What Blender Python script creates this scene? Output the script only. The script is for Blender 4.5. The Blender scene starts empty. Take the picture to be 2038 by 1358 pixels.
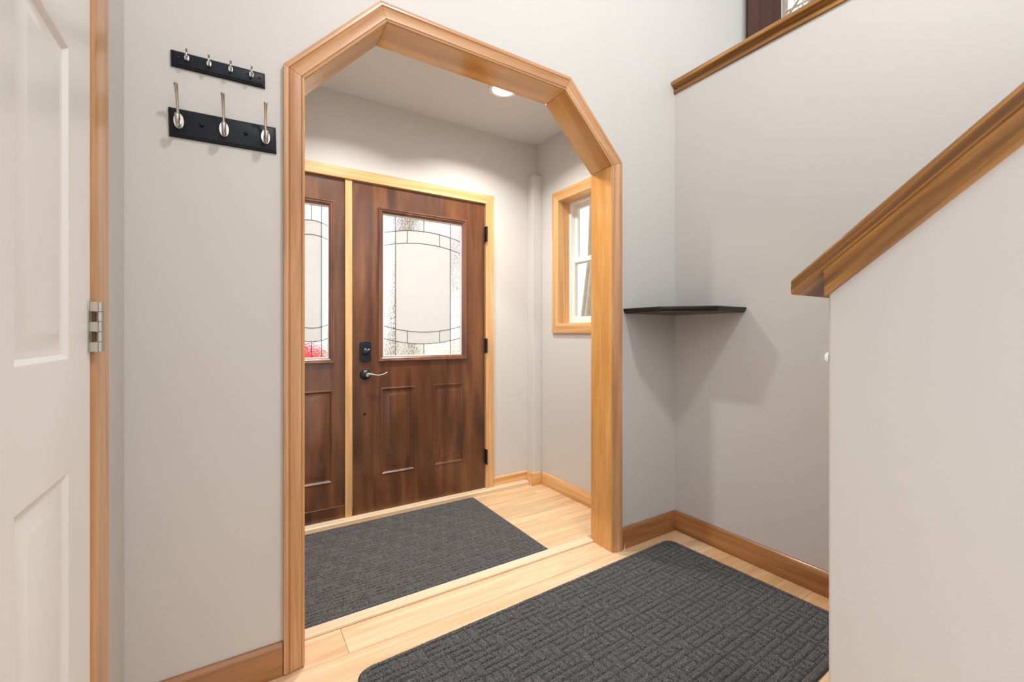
import bpy, bmesh, math, random
import numpy as np
from mathutils import Vector, Matrix

random.seed(7)
scene = bpy.context.scene
COL = scene.collection
PI = math.pi

# ------------------------------------------------------------------ camera
F_PX, YAW, HORIZON, CAM_Z = 870.3, 0.5633, 663.6, 1.14
cam_d = bpy.data.cameras.new("camera")
cam = bpy.data.objects.new("camera", cam_d)
COL.objects.link(cam)
cam_d.sensor_width = 36.0
cam_d.lens = F_PX * 36.0 / 2038.0
cam_d.shift_y = -(679.0 - HORIZON) / 2038.0
cam_d.clip_start = 0.02
cam_d.clip_end = 200
cam.location = (0, 0, CAM_Z)
cam.rotation_euler = (PI / 2, 0, -YAW)
scene.camera = cam

# ------------------------------------------------------------------ world, lights, exposure
world = bpy.data.worlds.new("sky")
scene.world = world
world.use_nodes = True
wn = world.node_tree
wn.nodes.clear()
w_out = wn.nodes.new("ShaderNodeOutputWorld")
w_bg = wn.nodes.new("ShaderNodeBackground")
w_ramp = wn.nodes.new("ShaderNodeValToRGB")
w_map = wn.nodes.new("ShaderNodeSeparateXYZ")
w_tc = wn.nodes.new("ShaderNodeTexCoord")
wn.links.new(w_tc.outputs["Generated"], w_map.inputs[0])
wn.links.new(w_map.outputs["Z"], w_ramp.inputs[0])
wn.links.new(w_ramp.outputs[0], w_bg.inputs[0])
wn.links.new(w_bg.outputs[0], w_out.inputs[0])
w_ramp.color_ramp.elements[0].position = 0.0
w_ramp.color_ramp.elements[0].color = (0.97, 0.97, 0.98, 1)
w_ramp.color_ramp.elements[1].position = 0.7
w_ramp.color_ramp.elements[1].color = (0.80, 0.89, 1.0, 1)
w_bg.inputs[1].default_value = 1.55

LIGHT = dict(can=13.0, foyer=88.0, sun=3.0)

def area_light(name, loc, size, power, color=(1, 1, 1), rot=(0, 0, 0), shape='DISK'):
    d = bpy.data.lights.new(name, 'AREA')
    d.shape = shape
    d.size = size
    d.energy = power
    d.color = color
    d.spread = math.radians(132)
    o = bpy.data.objects.new(name, d)
    o.location = loc
    o.rotation_euler = rot
    COL.objects.link(o)
    return o

CAN_POS = [(0.56, 2.13), (1.345, 2.22)]
for k, (x, y) in enumerate(CAN_POS):
    area_light("recessed_lamp", (x, y, 2.578), 0.125, LIGHT['can'], (1.0, 0.965, 0.925))
FOYER = (1.0, -0.2, 3.6)
fd = bpy.data.lights.new("foyer_lamp", 'POINT')
fd.energy = LIGHT['foyer']
fd.shadow_soft_size = 0.11
fd.color = (1.0, 0.975, 0.945)
fo = bpy.data.objects.new("foyer_lamp", fd)
fo.location = FOYER
COL.objects.link(fo)
sd = bpy.data.lights.new("sun", 'SUN')
sd.energy = LIGHT['sun']
sd.angle = 0.02
sd.color = (1, 0.96, 0.9)
so = bpy.data.objects.new("sun", sd)
so.rotation_euler = (math.radians(48), 0, math.radians(200))
COL.objects.link(so)

scene.view_settings.view_transform = 'Standard'
scene.view_settings.look = 'None'
scene.view_settings.gamma = 1.0
scene.view_settings.use_curve_mapping = False
scene.view_settings.exposure = 0.38
try:
    scene.cycles.max_bounces = 14
    scene.cycles.diffuse_bounces = 7
    scene.cycles.sample_clamp_indirect = 6.0
    scene.cycles.caustics_reflective = False
except Exception:
    pass

# ------------------------------------------------------------------ tags
def tag(o, label=None, cat=None, group=None, kind=None):
    if label: o['label'] = label
    if cat: o['category'] = cat
    if group: o['group'] = group
    if kind: o['kind'] = kind
    return o

def empty(name, loc=(0, 0, 0), rz=0.0, parent=None):
    o = bpy.data.objects.new(name, None)
    o.empty_display_size = 0.05
    o.location = loc
    o.rotation_euler = (0, 0, rz)
    COL.objects.link(o)
    if parent: o.parent = parent
    return o

def children_of(o):
    return [c for c in list(COL.objects) if c.parent == o]

def copy_tree(o, parent=None):
    c = o.copy()
    COL.objects.link(c)
    if parent: c.parent = parent
    for ch in children_of(o):
        copy_tree(ch, c)
    return c

# ------------------------------------------------------------------ materials
def new_mat(name):
    m = bpy.data.materials.new(name)
    m.use_nodes = True
    nt = m.node_tree
    nt.nodes.clear()
    out = nt.nodes.new("ShaderNodeOutputMaterial")
    b = nt.nodes.new("ShaderNodeBsdfPrincipled")
    nt.links.new(b.outputs[0], out.inputs[0])
    return m, nt, b, out

def srgb(r, g, b):
    def f(c):
        c = c / 255.0
        return c / 12.92 if c <= 0.04045 else ((c + 0.055) / 1.055) ** 2.4
    return (f(r), f(g), f(b), 1)

def plain(name, col, rough=0.5, metal=0.0, bump=None, spec=0.5, coat=0.0, vary=0.0):
    m, nt, b, out = new_mat(name)
    b.inputs['Base Color'].default_value = col
    b.inputs['Roughness'].default_value = rough
    b.inputs['Metallic'].default_value = metal
    b.inputs['Specular IOR Level'].default_value = spec
    b.inputs['Coat Weight'].default_value = coat
    tc = nt.nodes.new("ShaderNodeTexCoord")
    if vary:
        n = nt.nodes.new("ShaderNodeTexNoise")
        n.inputs['Scale'].default_value = 9
        n.inputs['Detail'].default_value = 4
        nt.links.new(tc.outputs['Object'], n.inputs['Vector'])
        mx = nt.nodes.new("ShaderNodeMix"); mx.data_type = 'RGBA'
        mx.inputs['A'].default_value = tuple(c * (1 - vary) for c in col[:3]) + (1,)
        mx.inputs['B'].default_value = tuple(min(1, c * (1 + vary)) for c in col[:3]) + (1,)
        nt.links.new(n.outputs['Fac'], mx.inputs['Factor'])
        nt.links.new(mx.outputs['Result'], b.inputs['Base Color'])
    if bump:
        n = nt.nodes.new("ShaderNodeTexNoise")
        n.inputs['Scale'].default_value = bump[0]
        n.inputs['Detail'].default_value = 3
        nt.links.new(tc.outputs['Object'], n.inputs['Vector'])
        bp = nt.nodes.new("ShaderNodeBump")
        bp.inputs['Strength'].default_value = bump[1]
        bp.inputs['Distance'].default_value = 0.002
        nt.links.new(n.outputs['Fac'], bp.inputs['Height'])
        nt.links.new(bp.outputs['Normal'], b.inputs['Normal'])
    return m

def wood(name, dark, mid, light, axis=0, stretch=1.4, band=22.0, rough=0.35, coat=0.0,
         fine=0.35, use_attr=None, bump=0.12, contrast=(0.3, 0.5, 0.72)):
    """long grain along local `axis`; object coordinates, a random offset per object"""
    m, nt, b, out = new_mat(name)
    N, Lk = nt.nodes.new, nt.links.new
    tc = N("ShaderNodeTexCoord")
    oi = N("ShaderNodeObjectInfo")
    off = N("ShaderNodeVectorMath"); off.operation = 'SCALE'
    off.inputs[0].default_value = (13.0, 7.0, 9.0)
    Lk(oi.outputs['Random'], off.inputs['Scale'])
    add = N("ShaderNodeVectorMath"); add.operation = 'ADD'
    Lk(tc.outputs['Object'], add.inputs[0]); Lk(off.outputs[0], add.inputs[1])
    src = add.outputs[0]
    if use_attr:
        at = N("ShaderNodeAttribute"); at.attribute_name = use_attr
        sc2 = N("ShaderNodeVectorMath"); sc2.operation = 'SCALE'; sc2.inputs['Scale'].default_value = 17.0
        Lk(at.outputs['Color'], sc2.inputs[0])
        add2 = N("ShaderNodeVectorMath"); add2.operation = 'ADD'
        Lk(src, add2.inputs[0]); Lk(sc2.outputs[0], add2.inputs[1]); src = add2.outputs[0]
    def mp(long_s, cross_s):
        q = N("ShaderNodeMapping")
        s = [cross_s] * 3; s[axis] = long_s
        q.inputs['Scale'].default_value = s
        Lk(src, q.inputs['Vector'])
        return q.outputs[0]
    n1 = N("ShaderNodeTexNoise"); n1.inputs['Scale'].default_value = 1.0
    n1.inputs['Detail'].default_value = 5; n1.inputs['Distortion'].default_value = 0.6
    Lk(mp(stretch, band), n1.inputs['Vector'])
    n2 = N("ShaderNodeTexNoise"); n2.inputs['Scale'].default_value = 1.0
    n2.inputs['Detail'].default_value = 3
    Lk(mp(stretch * 9, band * 22), n2.inputs['Vector'])
    ramp = N("ShaderNodeValToRGB")
    e = ramp.color_ramp.elements
    e[0].position = contrast[0]; e[0].color = dark
    e[1].position = contrast[2]; e[1].color = light
    x = e.new(contrast[1]); x.color = mid
    Lk(n1.outputs['Fac'], ramp.inputs[0])
    mul = N("ShaderNodeMix"); mul.data_type = 'RGBA'; mul.blend_type = 'MULTIPLY'
    mul.inputs['Factor'].default_value = fine
    Lk(ramp.outputs[0], mul.inputs['A'])
    r2 = N("ShaderNodeMapRange")
    r2.inputs['From Min'].default_value = 0.25; r2.inputs['From Max'].default_value = 0.7
    r2.inputs['To Min'].default_value = 0.55; r2.inputs['To Max'].default_value = 1.12
    Lk(n2.outputs['Fac'], r2.inputs['Value'])
    Lk(r2.outputs['Result'], mul.inputs['B'])
    last = mul.outputs['Result']
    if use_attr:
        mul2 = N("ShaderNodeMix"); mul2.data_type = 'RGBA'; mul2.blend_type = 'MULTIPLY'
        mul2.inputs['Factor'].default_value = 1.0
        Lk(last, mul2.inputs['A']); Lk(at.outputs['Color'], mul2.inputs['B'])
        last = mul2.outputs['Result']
    Lk(last, b.inputs['Base Color'])
    b.inputs['Roughness'].default_value = rough
    b.inputs['Coat Weight'].default_value = coat
    b.inputs['Coat Roughness'].default_value = 0.12
    bp = N("ShaderNodeBump"); bp.inputs['Strength'].default_value = bump
    bp.inputs['Distance'].default_value = 0.0008
    Lk(n2.outputs['Fac'], bp.inputs['Height']); Lk(bp.outputs['Normal'], b.inputs['Normal'])
    return m

def wall_paint(name, col):
    m, nt, b, out = new_mat(name)
    N, Lk = nt.nodes.new, nt.links.new
    tc = N("ShaderNodeTexCoord")
    n = N("ShaderNodeTexNoise"); n.inputs['Scale'].default_value = 2.2; n.inputs['Detail'].default_value = 3
    Lk(tc.outputs['Object'], n.inputs['Vector'])
    mx = N("ShaderNodeMix"); mx.data_type = 'RGBA'
    mx.inputs['A'].default_value = tuple(c * 0.975 for c in col[:3]) + (1,)
    mx.inputs['B'].default_value = tuple(c * 1.02 for c in col[:3]) + (1,)
    Lk(n.outputs['Fac'], mx.inputs['Factor'])
    # sparse small specks and dings in the paint
    v = N("ShaderNodeTexVoronoi"); v.inputs['Scale'].default_value = 5.5
    Lk(tc.outputs['Object'], v.inputs['Vector'])
    gt = N("ShaderNodeMath"); gt.operation = 'LESS_THAN'; gt.inputs[1].default_value = 0.012
    Lk(v.outputs['Distance'], gt.inputs[0])
    mx2 = N("ShaderNodeMix"); mx2.data_type = 'RGBA'
    mx2.inputs['B'].default_value = (0.22, 0.19, 0.16, 1)
    Lk(gt.outputs[0], mx2.inputs['Factor']); Lk(mx.outputs['Result'], mx2.inputs['A'])
    Lk(mx2.outputs['Result'], b.inputs['Base Color'])
    b.inputs['Roughness'].default_value = 0.5
    b.inputs['Specular IOR Level'].default_value = 0.3
    n3 = N("ShaderNodeTexNoise"); n3.inputs['Scale'].default_value = 220; n3.inputs['Detail'].default_value = 2
    Lk(tc.outputs['Object'], n3.inputs['Vector'])
    n4 = N("ShaderNodeTexNoise"); n4.inputs['Scale'].default_value = 14; n4.inputs['Detail'].default_value = 3
    Lk(tc.outputs['Object'], n4.inputs['Vector'])
    ad = N("ShaderNodeMath"); ad.operation = 'MULTIPLY_ADD'; ad.inputs[1].default_value = 2.5
    Lk(n4.outputs['Fac'], ad.inputs[0]); Lk(n3.outputs['Fac'], ad.inputs[2])
    bp = N("ShaderNodeBump"); bp.inputs['Strength'].default_value = 0.18; bp.inputs['Distance'].default_value = 0.0012
    Lk(ad.outputs[0], bp.inputs['Height']); Lk(bp.outputs['Normal'], b.inputs['Normal'])
    return m

M = {}
M['wall'] = wall_paint('greige_wall_paint', (0.585, 0.572, 0.55, 1))
M['ceiling'] = wall_paint('ceiling_paint', (0.66, 0.68, 0.70, 1))
M['casing'] = wood('oak_casing', srgb(172, 122, 80), srgb(196, 147, 102), srgb(214, 168, 124), band=30, rough=0.33, coat=0.25)
M['jamb'] = wood('honey_jamb', srgb(190, 132, 66), srgb(208, 152, 84), srgb(222, 172, 106), band=16, rough=0.22, coat=0.5)
M['oak_light'] = wood('light_oak', srgb(196, 146, 92), srgb(216, 168, 112), srgb(230, 188, 136), band=34, rough=0.35, coat=0.2)
M['oak_v'] = wood('light_oak_upright', srgb(196, 146, 92), srgb(216, 168, 112), srgb(230, 188, 136), axis=2, band=34, rough=0.35, coat=0.2)
M['base'] = wood('baseboard_oak', srgb(132, 86, 48), srgb(160, 108, 62), srgb(182, 130, 82), band=20, rough=0.3, coat=0.3)
M['rail'] = wood('rail_oak', srgb(104, 66, 28), srgb(150, 102, 48), srgb(192, 142, 78), band=38, rough=0.34, coat=0.25, contrast=(0.34, 0.5, 0.66), fine=0.5)
M['door'] = wood('walnut_stained_door', srgb(68, 40, 25), srgb(96, 58, 35), srgb(126, 80, 47), axis=2, stretch=1.6, band=13, rough=0.32, coat=0.3, fine=0.25)
M['door_trim'] = wood('walnut_moulding', srgb(84, 50, 36), srgb(108, 68, 50), srgb(128, 84, 62), axis=2, stretch=1.6, band=13, rough=0.35, coat=0.2, fine=0.2)
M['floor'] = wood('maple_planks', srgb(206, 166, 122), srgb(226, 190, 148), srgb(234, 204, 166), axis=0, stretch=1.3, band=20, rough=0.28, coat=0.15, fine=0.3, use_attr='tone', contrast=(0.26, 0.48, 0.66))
M['strip'] = wood('maple_strip', srgb(218, 190, 156), srgb(230, 206, 174), srgb(236, 214, 184), band=26, rough=0.3)
M['white'] = plain('white_gloss_paint', (0.755, 0.75, 0.74, 1), rough=0.3, bump=(60, 0.06))
M['vinyl'] = plain('white_vinyl', (0.82, 0.82, 0.80, 1), rough=0.35, bump=(200, 0.02))
M['black_paint'] = plain('black_paint', (0.009, 0.011, 0.018, 1), rough=0.4, bump=(140, 0.08), spec=0.22)
M['bronze'] = plain('oil_rubbed_bronze', (0.035, 0.04, 0.05, 1), rough=0.3, metal=0.75, vary=0.3)
M['nickel'] = plain('brushed_nickel', (0.60, 0.56, 0.50, 1), rough=0.25, metal=1.0, vary=0.12)
M['hinge'] = plain('satin_nickel_hinge', (0.46, 0.44, 0.38, 1), rough=0.36, metal=0.85, vary=0.1)
M['espresso'] = wood('espresso_wood', (0.006, 0.004, 0.004, 1), (0.014, 0.009, 0.008, 1), (0.03, 0.018, 0.014, 1), band=30, rough=0.35)
M['lead'] = plain('lead_came', (0.06, 0.055, 0.05, 1), rough=0.45, metal=0.5, bump=(150, 0.1))
M['black'] = plain('dark_gap', (0.01, 0.008, 0.006, 1), rough=0.8, vary=0.2)
M['rubber'] = plain('black_rubber', (0.014, 0.014, 0.015, 1), rough=0.7, bump=(300, 0.2))
M['curtain'] = plain('brown_curtain', srgb(72, 44, 35), rough=0.8, bump=(400, 0.3), vary=0.12)

def mat_carpet():
    m, nt, b, out = new_mat('charcoal_mat_pile')
    N, Lk = nt.nodes.new, nt.links.new
    tc = N("ShaderNodeTexCoord")
    v = N("ShaderNodeTexNoise"); v.inputs['Scale'].default_value = 380; v.inputs['Detail'].default_value = 3
    v.inputs['Distortion'].default_value = 1.5
    Lk(tc.outputs['Object'], v.inputs['Vector'])
    v2 = N("ShaderNodeTexNoise"); v2.inputs['Scale'].default_value = 30; v2.inputs['Detail'].default_value = 3
    Lk(tc.outputs['Object'], v2.inputs['Vector'])
    r = N("ShaderNodeValToRGB")
    e = r.color_ramp.elements
    e[0].position = 0.40; e[0].color = (0.010, 0.010, 0.010, 1)
    e[1].position = 0.68; e[1].color = (0.34, 0.32, 0.31, 1)
    x = e.new(0.53); x.color = (0.060, 0.057, 0.056, 1)
    Lk(v.outputs['Fac'], r.inputs[0])
    mx = N("ShaderNodeMix"); mx.data_type = 'RGBA'; mx.blend_type = 'MULTIPLY'; mx.inputs['Factor'].default_value = 0.5
    mr = N("ShaderNodeMapRange"); mr.inputs['To Min'].default_value = 0.6; mr.inputs['To Max'].default_value = 1.4
    Lk(v2.outputs['Fac'], mr.inputs['Value'])
    Lk(r.outputs[0], mx.inputs['A']); Lk(mr.outputs['Result'], mx.inputs['B'])
    Lk(mx.outputs['Result'], b.inputs['Base Color'])
    b.inputs['Roughness'].default_value = 0.95
    b.inputs['Specular IOR Level'].default_value = 0.1
    b.inputs['Sheen Weight'].default_value = 0.25
    bp = N("ShaderNodeBump"); bp.inputs['Strength'].default_value = 0.8; bp.inputs['Distance'].default_value = 0.003
    Lk(v.outputs['Fac'], bp.inputs['Height']); Lk(bp.outputs['Normal'], b.inputs['Normal'])
    return m
M['pile'] = mat_carpet()

def glass_clear():
    m = bpy.data.materials.new('clear_pane'); m.use_nodes = True
    nt = m.node_tree; nt.nodes.clear()
    N, Lk = nt.nodes.new, nt.links.new
    out = N("ShaderNodeOutputMaterial")
    t = N("ShaderNodeBsdfTransparent"); t.inputs[0].default_value = (0.96, 0.98, 0.98, 1)
    g = N("ShaderNodeBsdfGlossy"); g.inputs['Roughness'].default_value = 0.02
    fr = N("ShaderNodeFresnel"); fr.inputs[0].default_value = 1.3
    mx = N("ShaderNodeMixShader")
    ge = N("ShaderNodeNewGeometry")
    sb = N("ShaderNodeMath"); sb.operation = 'SUBTRACT'; sb.inputs[0].default_value = 1.0
    ml = N("ShaderNodeMath"); ml.operation = 'MULTIPLY'
    Lk(ge.outputs['Backfacing'], sb.inputs[1]); Lk(sb.outputs[0], ml.inputs[0]); Lk(fr.outputs[0], ml.inputs[1])
    Lk(ml.outputs[0], mx.inputs[0]); Lk(t.outputs[0], mx.inputs[1]); Lk(g.outputs[0], mx.inputs[2])
    Lk(mx.outputs[0], out.inputs[0])
    return m
M['glass'] = glass_clear()

def glass_textured():
    m = bpy.data.materials.new('hammered_glass'); m.use_nodes = True
    nt = m.node_tree; nt.nodes.clear()
    N, Lk = nt.nodes.new, nt.links.new
    out = N("ShaderNodeOutputMaterial")
    tc = N("ShaderNodeTexCoord")
    n = N("ShaderNodeTexNoise"); n.inputs['Scale'].default_value = 75; n.inputs['Detail'].default_value = 2
    n.inputs['Distortion'].default_value = 1.2
    Lk(tc.outputs['Object'], n.inputs['Vector'])
    bp = N("ShaderNodeBump"); bp.inputs['Strength'].default_value = 0.9; bp.inputs['Distance'].default_value = 0.0032
    Lk(n.outputs['Fac'], bp.inputs['Height'])
    r = N("ShaderNodeBsdfRefraction"); r.inputs['IOR'].default_value = 1.12
    r.inputs['Roughness'].default_value = 0.0
    r.inputs['Color'].default_value = (0.98, 0.98, 0.98, 1)
    g = N("ShaderNodeBsdfGlossy"); g.inputs['Roughness'].default_value = 0.05
    mx = N("ShaderNodeMixShader"); mx.inputs[0].default_value = 0.06
    Lk(bp.outputs['Normal'], r.inputs['Normal']); Lk(bp.outputs['Normal'], g.inputs['Normal'])
    Lk(r.outputs[0], mx.inputs[1]); Lk(g.outputs[0], mx.inputs[2])
    Lk(mx.outputs[0], out.inputs[0])
    return m
M['glass_tex'] = glass_textured()

def glass_frost():
    m = bpy.data.materials.new('frosted_glass'); m.use_nodes = True
    nt = m.node_tree; nt.nodes.clear()
    N, Lk = nt.nodes.new, nt.links.new
    out = N("ShaderNodeOutputMaterial")
    tc = N("ShaderNodeTexCoord")
    n = N("ShaderNodeTexNoise"); n.inputs['Scale'].default_value = 260; n.inputs['Detail'].default_value = 2
    Lk(tc.outputs['Object'], n.inputs['Vector'])
    bp = N("ShaderNodeBump"); bp.inputs['Strength'].default_value = 0.5; bp.inputs['Distance'].default_value = 0.002
    Lk(n.outputs['Fac'], bp.inputs['Height'])
    t = N("ShaderNodeBsdfTranslucent"); t.inputs[0].default_value = (0.70, 0.685, 0.67, 1)
    d = N("ShaderNodeBsdfDiffuse"); d.inputs[0].default_value = (0.70, 0.69, 0.68, 1)
    mx = N("ShaderNodeMixShader"); mx.inputs[0].default_value = 0.25
    g = N("ShaderNodeBsdfGlossy"); g.inputs['Roughness'].default_value = 0.25
    mx2 = N("ShaderNodeMixShader"); mx2.inputs[0].default_value = 0.05
    for q in (t, d, g): Lk(bp.outputs['Normal'], q.inputs['Normal'])
    Lk(t.outputs[0], mx.inputs[1]); Lk(d.outputs[0], mx.inputs[2])
    Lk(mx.outputs[0], mx2.inputs[1]); Lk(g.outputs[0], mx2.inputs[2])
    Lk(mx2.outputs[0], out.inputs[0])
    return m
M['glass_frost'] = glass_frost()

def emis(name, col, s):
    m = bpy.data.materials.new(name); m.use_nodes = True
    nt = m.node_tree; nt.nodes.clear()
    o = nt.nodes.new("ShaderNodeOutputMaterial"); e = nt.nodes.new("ShaderNodeEmission")
    e.inputs[0].default_value = col; e.inputs[1].default_value = s
    nt.links.new(e.outputs[0], o.inputs[0])
    return m
M['lamp'] = emis('lamp_lens', (1, 0.95, 0.88, 1), 12)

# ------------------------------------------------------------------ mesh helpers
def link(name, bm, mat, parent=None, smooth=None, recalc=True, mats=None):
    if recalc:
        bmesh.ops.recalc_face_normals(bm, faces=bm.faces)
    me = bpy.data.meshes.new(name)
    bm.to_mesh(me)
    bm.free()
    if mats:
        for q in mats: me.materials.append(q)
    else:
        me.materials.append(mat)
    if smooth is not None:
        me.shade_smooth()
        me.set_sharp_from_angle(angle=math.radians(smooth))
    o = bpy.data.objects.new(name, me)
    COL.objects.link(o)
    if parent: o.parent = parent
    return o

def bevel(o, w=0.002, seg=2, ang=35):
    md = o.modifiers.new("bevel", 'BEVEL')
    md.width = w; md.segments = seg; md.limit_method = 'ANGLE'; md.angle_limit = math.radians(ang)
    return o

def add_box(bm, x0, x1, y0, y1, z0, z1):
    v = [bm.verts.new(p) for p in ((x0, y0, z0), (x1, y0, z0), (x1, y1, z0), (x0, y1, z0),
                                   (x0, y0, z1), (x1, y0, z1), (x1, y1, z1), (x0, y1, z1))]
    for f in ((0, 3, 2, 1), (4, 5, 6, 7), (0, 1, 5, 4), (1, 2, 6, 5), (2, 3, 7, 6), (3, 0, 4, 7)):
        bm.faces.new([v[i] for i in f])

def add_prism(bm, poly, fn, d0, d1):
    """poly of (a,b); fn(a,b,d)->xyz"""
    A = [bm.verts.new(fn(a, b, d0)) for a, b in poly]
    B = [bm.verts.new(fn(a, b, d1)) for a, b in poly]
    bm.faces.new(A); bm.faces.new(B[::-1])
    n = len(poly)
    for i in range(n):
        bm.faces.new([A[i], B[i], B[(i + 1) % n], A[(i + 1) % n]])

def add_tube(bm, pts, radii, n=10, cap=True, squash=1.0, up=Vector((0, 0, 1))):
    pts = [Vector(p) for p in pts]
    if not hasattr(radii, '__len__'): radii = [radii] * len(pts)
    rings = []
    prev = None
    for i, p in enumerate(pts):
        t = (pts[min(i + 1, len(pts) - 1)] - pts[max(i - 1, 0)]).normalized()
        if prev is None:
            a = up if abs(t.dot(up)) < 0.95 else Vector((1, 0, 0))
            u = t.cross(a).normalized()
        else:
            u = (prev - t * prev.dot(t)).normalized()
        prev = u
        w = t.cross(u).normalized()
        rings.append([bm.verts.new(p + (u * math.cos(2 * PI * k / n) + w * math.sin(2 * PI * k / n) * squash) * radii[i]) for k in range(n)])
    for i in range(len(rings) - 1):
        for k in range(n):
            bm.faces.new([rings[i][k], rings[i][(k + 1) % n], rings[i + 1][(k + 1) % n], rings[i + 1][k]])
    if cap:
        bm.faces.new(rings[0][::-1]); bm.faces.new(rings[-1])

def add_lathe(bm, prof, origin, axis, n=32):
    """prof: (r, h) along axis from origin"""
    origin = Vector(origin); axis = Vector(axis).normalized()
    a = Vector((0, 0, 1)) if abs(axis.z) < 0.9 else Vector((1, 0, 0))
    u = axis.cross(a).normalized(); w = axis.cross(u)
    rings = []
    for r, h in prof:
        if r < 1e-6:
            rings.append([bm.verts.new(origin + axis * h)])
        else:
            rings.append([bm.verts.new(origin + axis * h + (u * math.cos(2 * PI * k / n) + w * math.sin(2 * PI * k / n)) * r) for k in range(n)])
    for A, B in zip(rings[:-1], rings[1:]):
        for k in range(n):
            k2 = (k + 1) % n
            if len(A) == 1 and len(B) == 1: continue
            if len(A) == 1: bm.faces.new([A[0], B[k2], B[k]])
            elif len(B) == 1: bm.faces.new([A[k], A[k2], B[0]])
            else: bm.faces.new([A[k], A[k2], B[k2], B[k]])
    for R in (rings[0], rings[-1]):
        if len(R) > 1:
            try: bm.faces.new(R)
            except ValueError: pass

def board(name, origin, xdir, zdir, length, prof, mat, parent=None, m0=0.0, m1=0.0, smooth=28):
    """a length of moulding: local X = length, profile (v, w) in local Y, Z; mitres m0/m1 = tan of the mitre"""
    xd = Vector(xdir).normalized(); zd = Vector(zdir).normalized(); yd = zd.cross(xd)
    bm = bmesh.new()
    A = [bm.verts.new((-v * m0, v, w)) for v, w in prof]
    B = [bm.verts.new((length + v * m1, v, w)) for v, w in prof]
    n = len(prof)
    bm.faces.new(A); bm.faces.new(B[::-1])
    for i in range(n):
        bm.faces.new([A[i], B[i], B[(i + 1) % n], A[(i + 1) % n]])
    o = link(name, bm, mat, parent, smooth=smooth)
    mw = Matrix((xd, yd, zd)).transposed().to_4x4()
    mw.translation = Vector(origin)
    o.matrix_world = mw if parent is None else mw
    if parent is not None:
        o.matrix_parent_inverse = Matrix.Identity(4)
        o.matrix_basis = parent.matrix_world.inverted() @ mw if parent.parent is None else mw
    return o

def rect(v0, v1, w0, w1):
    return [(v0, w0), (v1, w0), (v1, w1), (v0, w1)]

def wall_holes(name, outer, holes, fn, d0, d1, mat, parent=None):
    bm = bmesh.new()
    edges = []
    for loop in [outer] + holes:
        vs = [bm.verts.new(fn(a, b, d0)) for a, b in loop]
        for i in range(len(vs)):
            edges.append(bm.edges.new((vs[i], vs[(i + 1) % len(vs)])))
    bmesh.ops.triangle_fill(bm, use_beauty=True, use_dissolve=False, edges=edges)
    faces = list(bm.faces)
    ret = bmesh.ops.extrude_face_region(bm, geom=faces)
    dv = Vector(fn(0, 0, d1)) - Vector(fn(0, 0, d0))
    bmesh.ops.translate(bm, vec=dv, verts=[g for g in ret['geom'] if isinstance(g, bmesh.types.BMVert)])
    return link(name, bm, mat, parent)

def slab(bm, fn, a0, a1, b0, b1, thick, holes):
    """door leaf; holes = (a0,a1,b0,b1,profile[(inset,depth)],through)"""
    As = sorted(set([a0, a1] + [h[0] for h in holes] + [h[1] for h in holes]))
    Bs = sorted(set([b0, b1] + [h[2] for h in holes] + [h[3] for h in holes]))
    def grid(d, only_through):
        cache = {}
        def V(a, b):
            if (a, b) not in cache: cache[(a, b)] = bm.verts.new(fn(a, b, d))
            return cache[(a, b)]
        for i in range(len(As) - 1):
            for j in range(len(Bs) - 1):
                ca, cb = (As[i] + As[i + 1]) / 2, (Bs[j] + Bs[j + 1]) / 2
                if any(h[0] < ca < h[1] and h[2] < cb < h[3] and (h[5] or not only_through) for h in holes): continue
                bm.faces.new([V(As[i], Bs[j]), V(As[i + 1], Bs[j]), V(As[i + 1], Bs[j + 1]), V(As[i], Bs[j + 1])])
    grid(0, False); grid(-thick, True)
    for q in (((a0, b0), (a1, b0)), ((a1, b0), (a1, b1)), ((a1, b1), (a0, b1)), ((a0, b1), (a0, b0))):
        (x, y), (z, w) = q
        bm.faces.new([bm.verts.new(fn(x, y, 0)), bm.verts.new(fn(z, w, 0)), bm.verts.new(fn(z, w, -thick)), bm.verts.new(fn(x, y, -thick))])
    for h in holes:
        rings(bm, fn, h[:4], h[4], not h[5])
    bmesh.ops.remove_doubles(bm, verts=bm.verts, dist=1e-5)

def rings(bm, fn, r, prof, cap):
    prev = None
    for ins, d in prof:
        a0, a1, b0, b1 = r[0] + ins, r[1] - ins, r[2] + ins, r[3] - ins
        cur = [bm.verts.new(fn(a, b, d)) for a, b in ((a0, b0), (a1, b0), (a1, b1), (a0, b1))]
        if prev:
            for k in range(4):
                bm.faces.new([prev[k], prev[(k + 1) % 4], cur[(k + 1) % 4], cur[k]])
        prev = cur
    if cap: bm.faces.new(prev)

def XZ(y0):            # plane facing -Y ; depth outward towards the room
    return lambda a, b, d: (a, y0 - d, b)
def YZ(x0, s=1):       # plane facing +X (s=1) or -X (s=-1)
    return lambda a, b, d: (x0 + s * d, a, b)

# ------------------------------------------------------------------ the room shell
AY, AYB = 1.650, 1.782          # arch wall, front and back face
RX = 2.166                      # right wall
LX = -0.27                      # left wall
DY = 2.765                      # entry back wall
EX = 1.968                      # entry right wall
EL = -0.10                      # entry left wall
CZ = 2.59                       # entry ceiling
TOP = 4.9

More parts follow.
